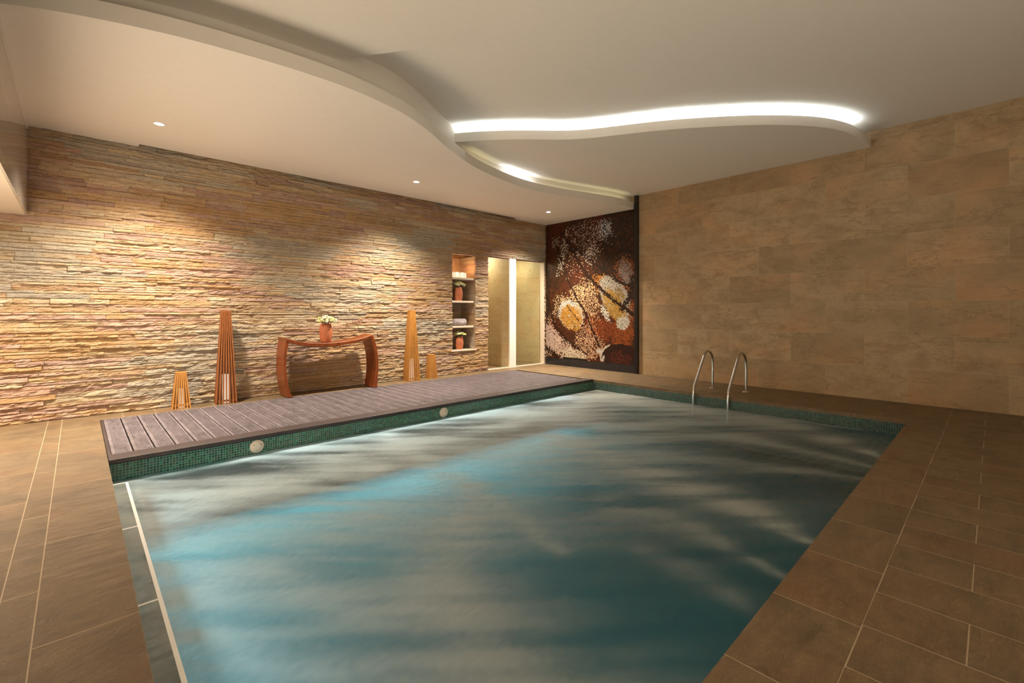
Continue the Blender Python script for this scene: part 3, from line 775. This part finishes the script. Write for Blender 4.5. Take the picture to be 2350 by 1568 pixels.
# ------------------------------------------------------------ console table
def extr(outer, inner, y0, y1):
    P = catmull(outer, 6) + catmull(inner, 6)[::-1]
    b = MB(); n = len(P)
    b.v = [(x, y0, z) for x, z in P] + [(x, y1, z) for x, z in P]
    m = n//2
    for i in range(m-1):
        b.f.append((i, n-1-i, n-2-i, i+1)); b.f.append((n+i, n+i+1, n+n-2-i, n+n-1-i))
    for i in range(n): b.f.append((i, (i+1) % n, n+(i+1) % n, n+i))
    return b
t = empty('console_table', (3.24, 8.05, 0)); tag(t, 'reddish wooden console table with a sagging curved top and bowed legs', 'table')
def loc_(L): return [(x-3.24, z) for x, z in L]
TY0, TY1 = -.19, .19
lo = [(2.445, .965), (2.418, .79), (2.403, .55), (2.415, .3), (2.45, .1), (2.462, .012)]
li = [(2.50, .935), (2.462, .78), (2.447, .56), (2.46, .32), (2.50, .12), (2.545, .012)]
ro = [(3.945, .975), (4.015, .76), (4.048, .5), (4.05, .3), (4.03, .08), (4.035, .012)]
ri = [(3.89, .945), (3.955, .75), (3.992, .5), (3.993, .3), (3.965, .08), (3.95, .012)]
def put(b, name):
    o = b.build(name, M['table_wood'], t); bm = bmesh.new(); bm.from_mesh(o.data); bmesh.ops.recalc_face_normals(bm, faces=bm.faces); bm.to_mesh(o.data); bm.free()
    m = o.modifiers.new('bevel', 'BEVEL'); m.width = .004; m.segments = 2; m.limit_method = 'ANGLE'; m.angle_limit = .8
    smooth_by_angle(o, .5)
put(extr(loc_(lo), loc_(li), TY0, TY1), 'leg'); put(extr(loc_(ro), loc_(ri), TY0, TY1), 'leg')
to = [(2.43, .985), (2.52, .955), (2.66, .912), (2.85, .882), (3.05, .872), (3.25, .872), (3.5, .89), (3.72, .925), (3.945, .99)]
ti = [(2.44, .925), (2.54, .89), (2.68, .85), (2.86, .822), (3.05, .812), (3.25, .814), (3.5, .835), (3.72, .87), (3.93, .93)]
put(extr(loc_(to), loc_(ti), TY0-.005, TY1+.005), 'tabletop')

# ------------------------------------------------------------ vases and bouquets
def vase(loc, s, label, blabel, seed, droop=True):
    h = .325*s; t = MB()
    prof = [(.0, .001), (.078*s, 0), (.083*s, .01*s), (.098*s, .08*s), (.108*s, .16*s), (.104*s, .22*s), (.092*s, .28*s), (.082*s, h), (.074*s, h), (.084*s, .27*s), (.07*s, .22*s), (.0, .20*s)]
    o = t.lathe(prof, 40).build('flower_vase', M['terracotta'], None, True); o.location = loc; tag(o, label, 'vase', 'terracotta vases')
    r = random.Random(seed); bq = empty('bouquet', (loc[0], loc[1], loc[2]+h)); tag(bq, blabel, 'bouquet', 'pale green and cream bouquets')
    for k in range(46):
        q = r.uniform(0, 2*PI); rad = math.sqrt(r.random())*.16*s; cx, cy = rad*math.cos(q), rad*math.sin(q); cz = .045*s+.055*s*(1-(rad/(.16*s))**2)+r.uniform(-.02, .02)*s
        b = MB()
        for j in range(9):
            a = r.uniform(0, 2*PI); p = r.uniform(.2, 1.4); d = .018*s
            c = Vector((cx+d*math.cos(a)*math.cos(p-.6), cy+d*math.sin(a)*math.cos(p-.6), cz+d*math.sin(p-.6)))
            e = .0165*s*r.uniform(.7, 1.3)
            q0 = r.uniform(0, PI)
            pts = [(e*math.cos(q0+i*PI/2.5)*(1 if i % 2 else .75), e*math.sin(q0+i*PI/2.5)*(1 if i % 2 else .75)) for i in range(5)]
            bs = len(b.v); b.v += [tuple(c+Vector((x, y*.8, .3*x))) for x, y in pts] + [tuple(c+Vector((0, 0, e))), tuple(c-Vector((0, 0, e)))]
            for i in range(5): b.f.append((bs+i, bs+(i+1) % 5, bs+5)); b.f.append((bs+(i+1) % 5, bs+i, bs+6))
        b.build('blossom', M['green'] if r.random() < .5 else M['cream'], bq)
    for k in range(7):
        a = r.uniform(0, 2*PI) if k > 2 else -PI/2+r.uniform(-.7, .9); L = r.uniform(.05, .1)*s
        b = MB(); p0 = Vector((.05*s*math.cos(a), .05*s*math.sin(a), .02*s)); p1 = p0+Vector((math.cos(a)*.05*s, math.sin(a)*.05*s, .012*s)); p2 = p1+Vector((math.cos(a)*.015*s, math.sin(a)*.015*s, -L*.6))
        n = Vector((-math.sin(a), math.cos(a), 0))*.018*s
        b.v = [p0, p1-n, p1+n, p2, p1+Vector((0, 0, .004))]; b.f = [(0, 1, 4), (0, 4, 2), (1, 3, 4), (4, 3, 2)]
        b.build('leaf', M['leaf'], bq)
    for k in range(5):
        a = k*2*PI/5; MB().tube([(.03*s*math.cos(a), .03*s*math.sin(a), -.1*s), (.05*s*math.cos(a), .05*s*math.sin(a), .0), (.07*s*math.cos(a), .07*s*math.sin(a), .045*s)], .003*s, 6).build('stem', M['leaf'], bq)
vase((3.145, 8.03, .8755), 1.0, 'terracotta vase standing on the curved console table', 'pale green bouquet in the vase on the console table', 1)
vase((6.37, 8.51, 1.66), .98, 'terracotta vase on the niche shelf below the candles', 'pale green bouquet in the vase below the candles', 2)
vase((6.40, 8.51, NZ0), .92, 'terracotta vase at the bottom of the wall niche', 'pale green bouquet in the vase at the niche bottom', 3)
# candles
for i, (x, lab) in enumerate(((6.20, 'leftmost of the three glowing square candle holders'), (6.35, 'middle one of the three glowing square candle holders'), (6.49, 'rightmost of the three glowing square candle holders'))):
    t = empty('candle_holder', (x, 8.47, 2.19)); tag(t, lab+' in the niche', 'candle', 'candles on the top niche shelf')
    MB().box(-.05, .05, -.05, .05, 0, .115).build('glass_cube', M['candle'], t, bevel=.006)
    MB().box(-.051, .051, -.051, .051, .115, .125).build('rim', M['white_shelf'], t, bevel=.002)
    d = bpy.data.lights.new('candle_flame', 'POINT'); d.energy = 3.5; d.color = (1, .55, .25); d.shadow_soft_size = .02
    l = bpy.data.objects.new('candle_flame', d); C.objects.link(l); l.location = (0, .01, .16); l.parent = t
# towel
t = empty('rolled_towel', (6.35, 8.52, 1.085)); tag(t, 'rolled grey towel with a white emblem on the niche shelf', 'towel')
b = MB(); R = .082; n = 40; prof = []
for i in range(n+1):
    q = i*2*PI/n
    prof.append((R*math.cos(q)*(1.05), R*math.sin(q)+R))
bs = 0; xs_ = [-.225, -.215, -.20, .20, .215, .225]; sc = [.82, .95, 1, 1, .95, .82]
for x, s_ in zip(xs_, sc):
    for (y, z) in prof[:-1]: b.v.append((x, y*s_, R+(z-R)*s_))
for k in range(len(xs_)-1):
    for i in range(n): b.f.append((k*n+i, k*n+(i+1) % n, (k+1)*n+(i+1) % n, (k+1)*n+i))
b.f.append(tuple(range(n-1, -1, -1))); b.f.append(tuple((len(xs_)-1)*n+i for i in range(n)))
b.build('roll', M['towel'], t, True)
sp_ = [(-.228-.002, (.015+.062*k/60)*math.cos(k*.32), R+(.015+.055*k/60)*math.sin(k*.32)) for k in range(61)]
MB().tube(sp_, .0045, 6).build('spiral_fold', M['towel'], t, True)
b = MB()
for (cx, cz, r0, a0, a1) in ((.01, -.004, .022, 1.0, 5.0), (.035, .006, .024, -1.2, 2.6), (.07, -.006, .026, .6, 3.0), (.095, .008, .026, 3.4, 6.6), (.085, -.002, .012, -1, 2.4), (.125, -.004, .024, .8, 4.2), (.15, .006, .022, -1.6, 2.2), (.05, -.016, .014, 2.4, 6.2), (.12, -.018, .014, 2.6, 6.0)):
    pts = []
    for k in range(15):
        q = a0+(a1-a0)*k/14; x = cx+r0*math.cos(q); h_ = cz+r0*math.sin(q)+.005; al = h_/R
        pts.append((x, -(R*1.05+.002)*math.cos(al), R+(R+.002)*math.sin(al)))
    b.tube(pts, .0038, 6)
b.build('emblem', M['towel_mark'], t, True)

# ------------------------------------------------------------ pool ladder rails
for y, lab in ((3.57, 'curved steel pool handrail, the left one by the far edge'), (2.99, 'curved steel pool handrail, the right one by the far edge')):
    t = empty('pool_handrail', (8.49, y, 0)); tag(t, lab, 'handrail', 'pair of pool handrails')
    P = [(8.49, .01), (8.49, .25), (8.49, .46), (8.475, .56), (8.43, .635), (8.36, .68), (8.28, .693), (8.20, .672), (8.13, .62), (8.06, .53), (7.96, .40), (7.84, .245), (7.74, .115), (7.715, .06), (7.705, -.02), (7.70, -.15), (7.70, -.45)]
    P = [(x-8.49, 0, z) for x, z in catmull(P, 5)]
    MB().tube(P, .0215, 16).build('rail', M['steel'], t, True)
    MB().lathe([(.0, 0), (.062, 0), (.062, .006), (.05, .014), (.024, .018)], 32).build('floor_flange', M['steel'], t, True)
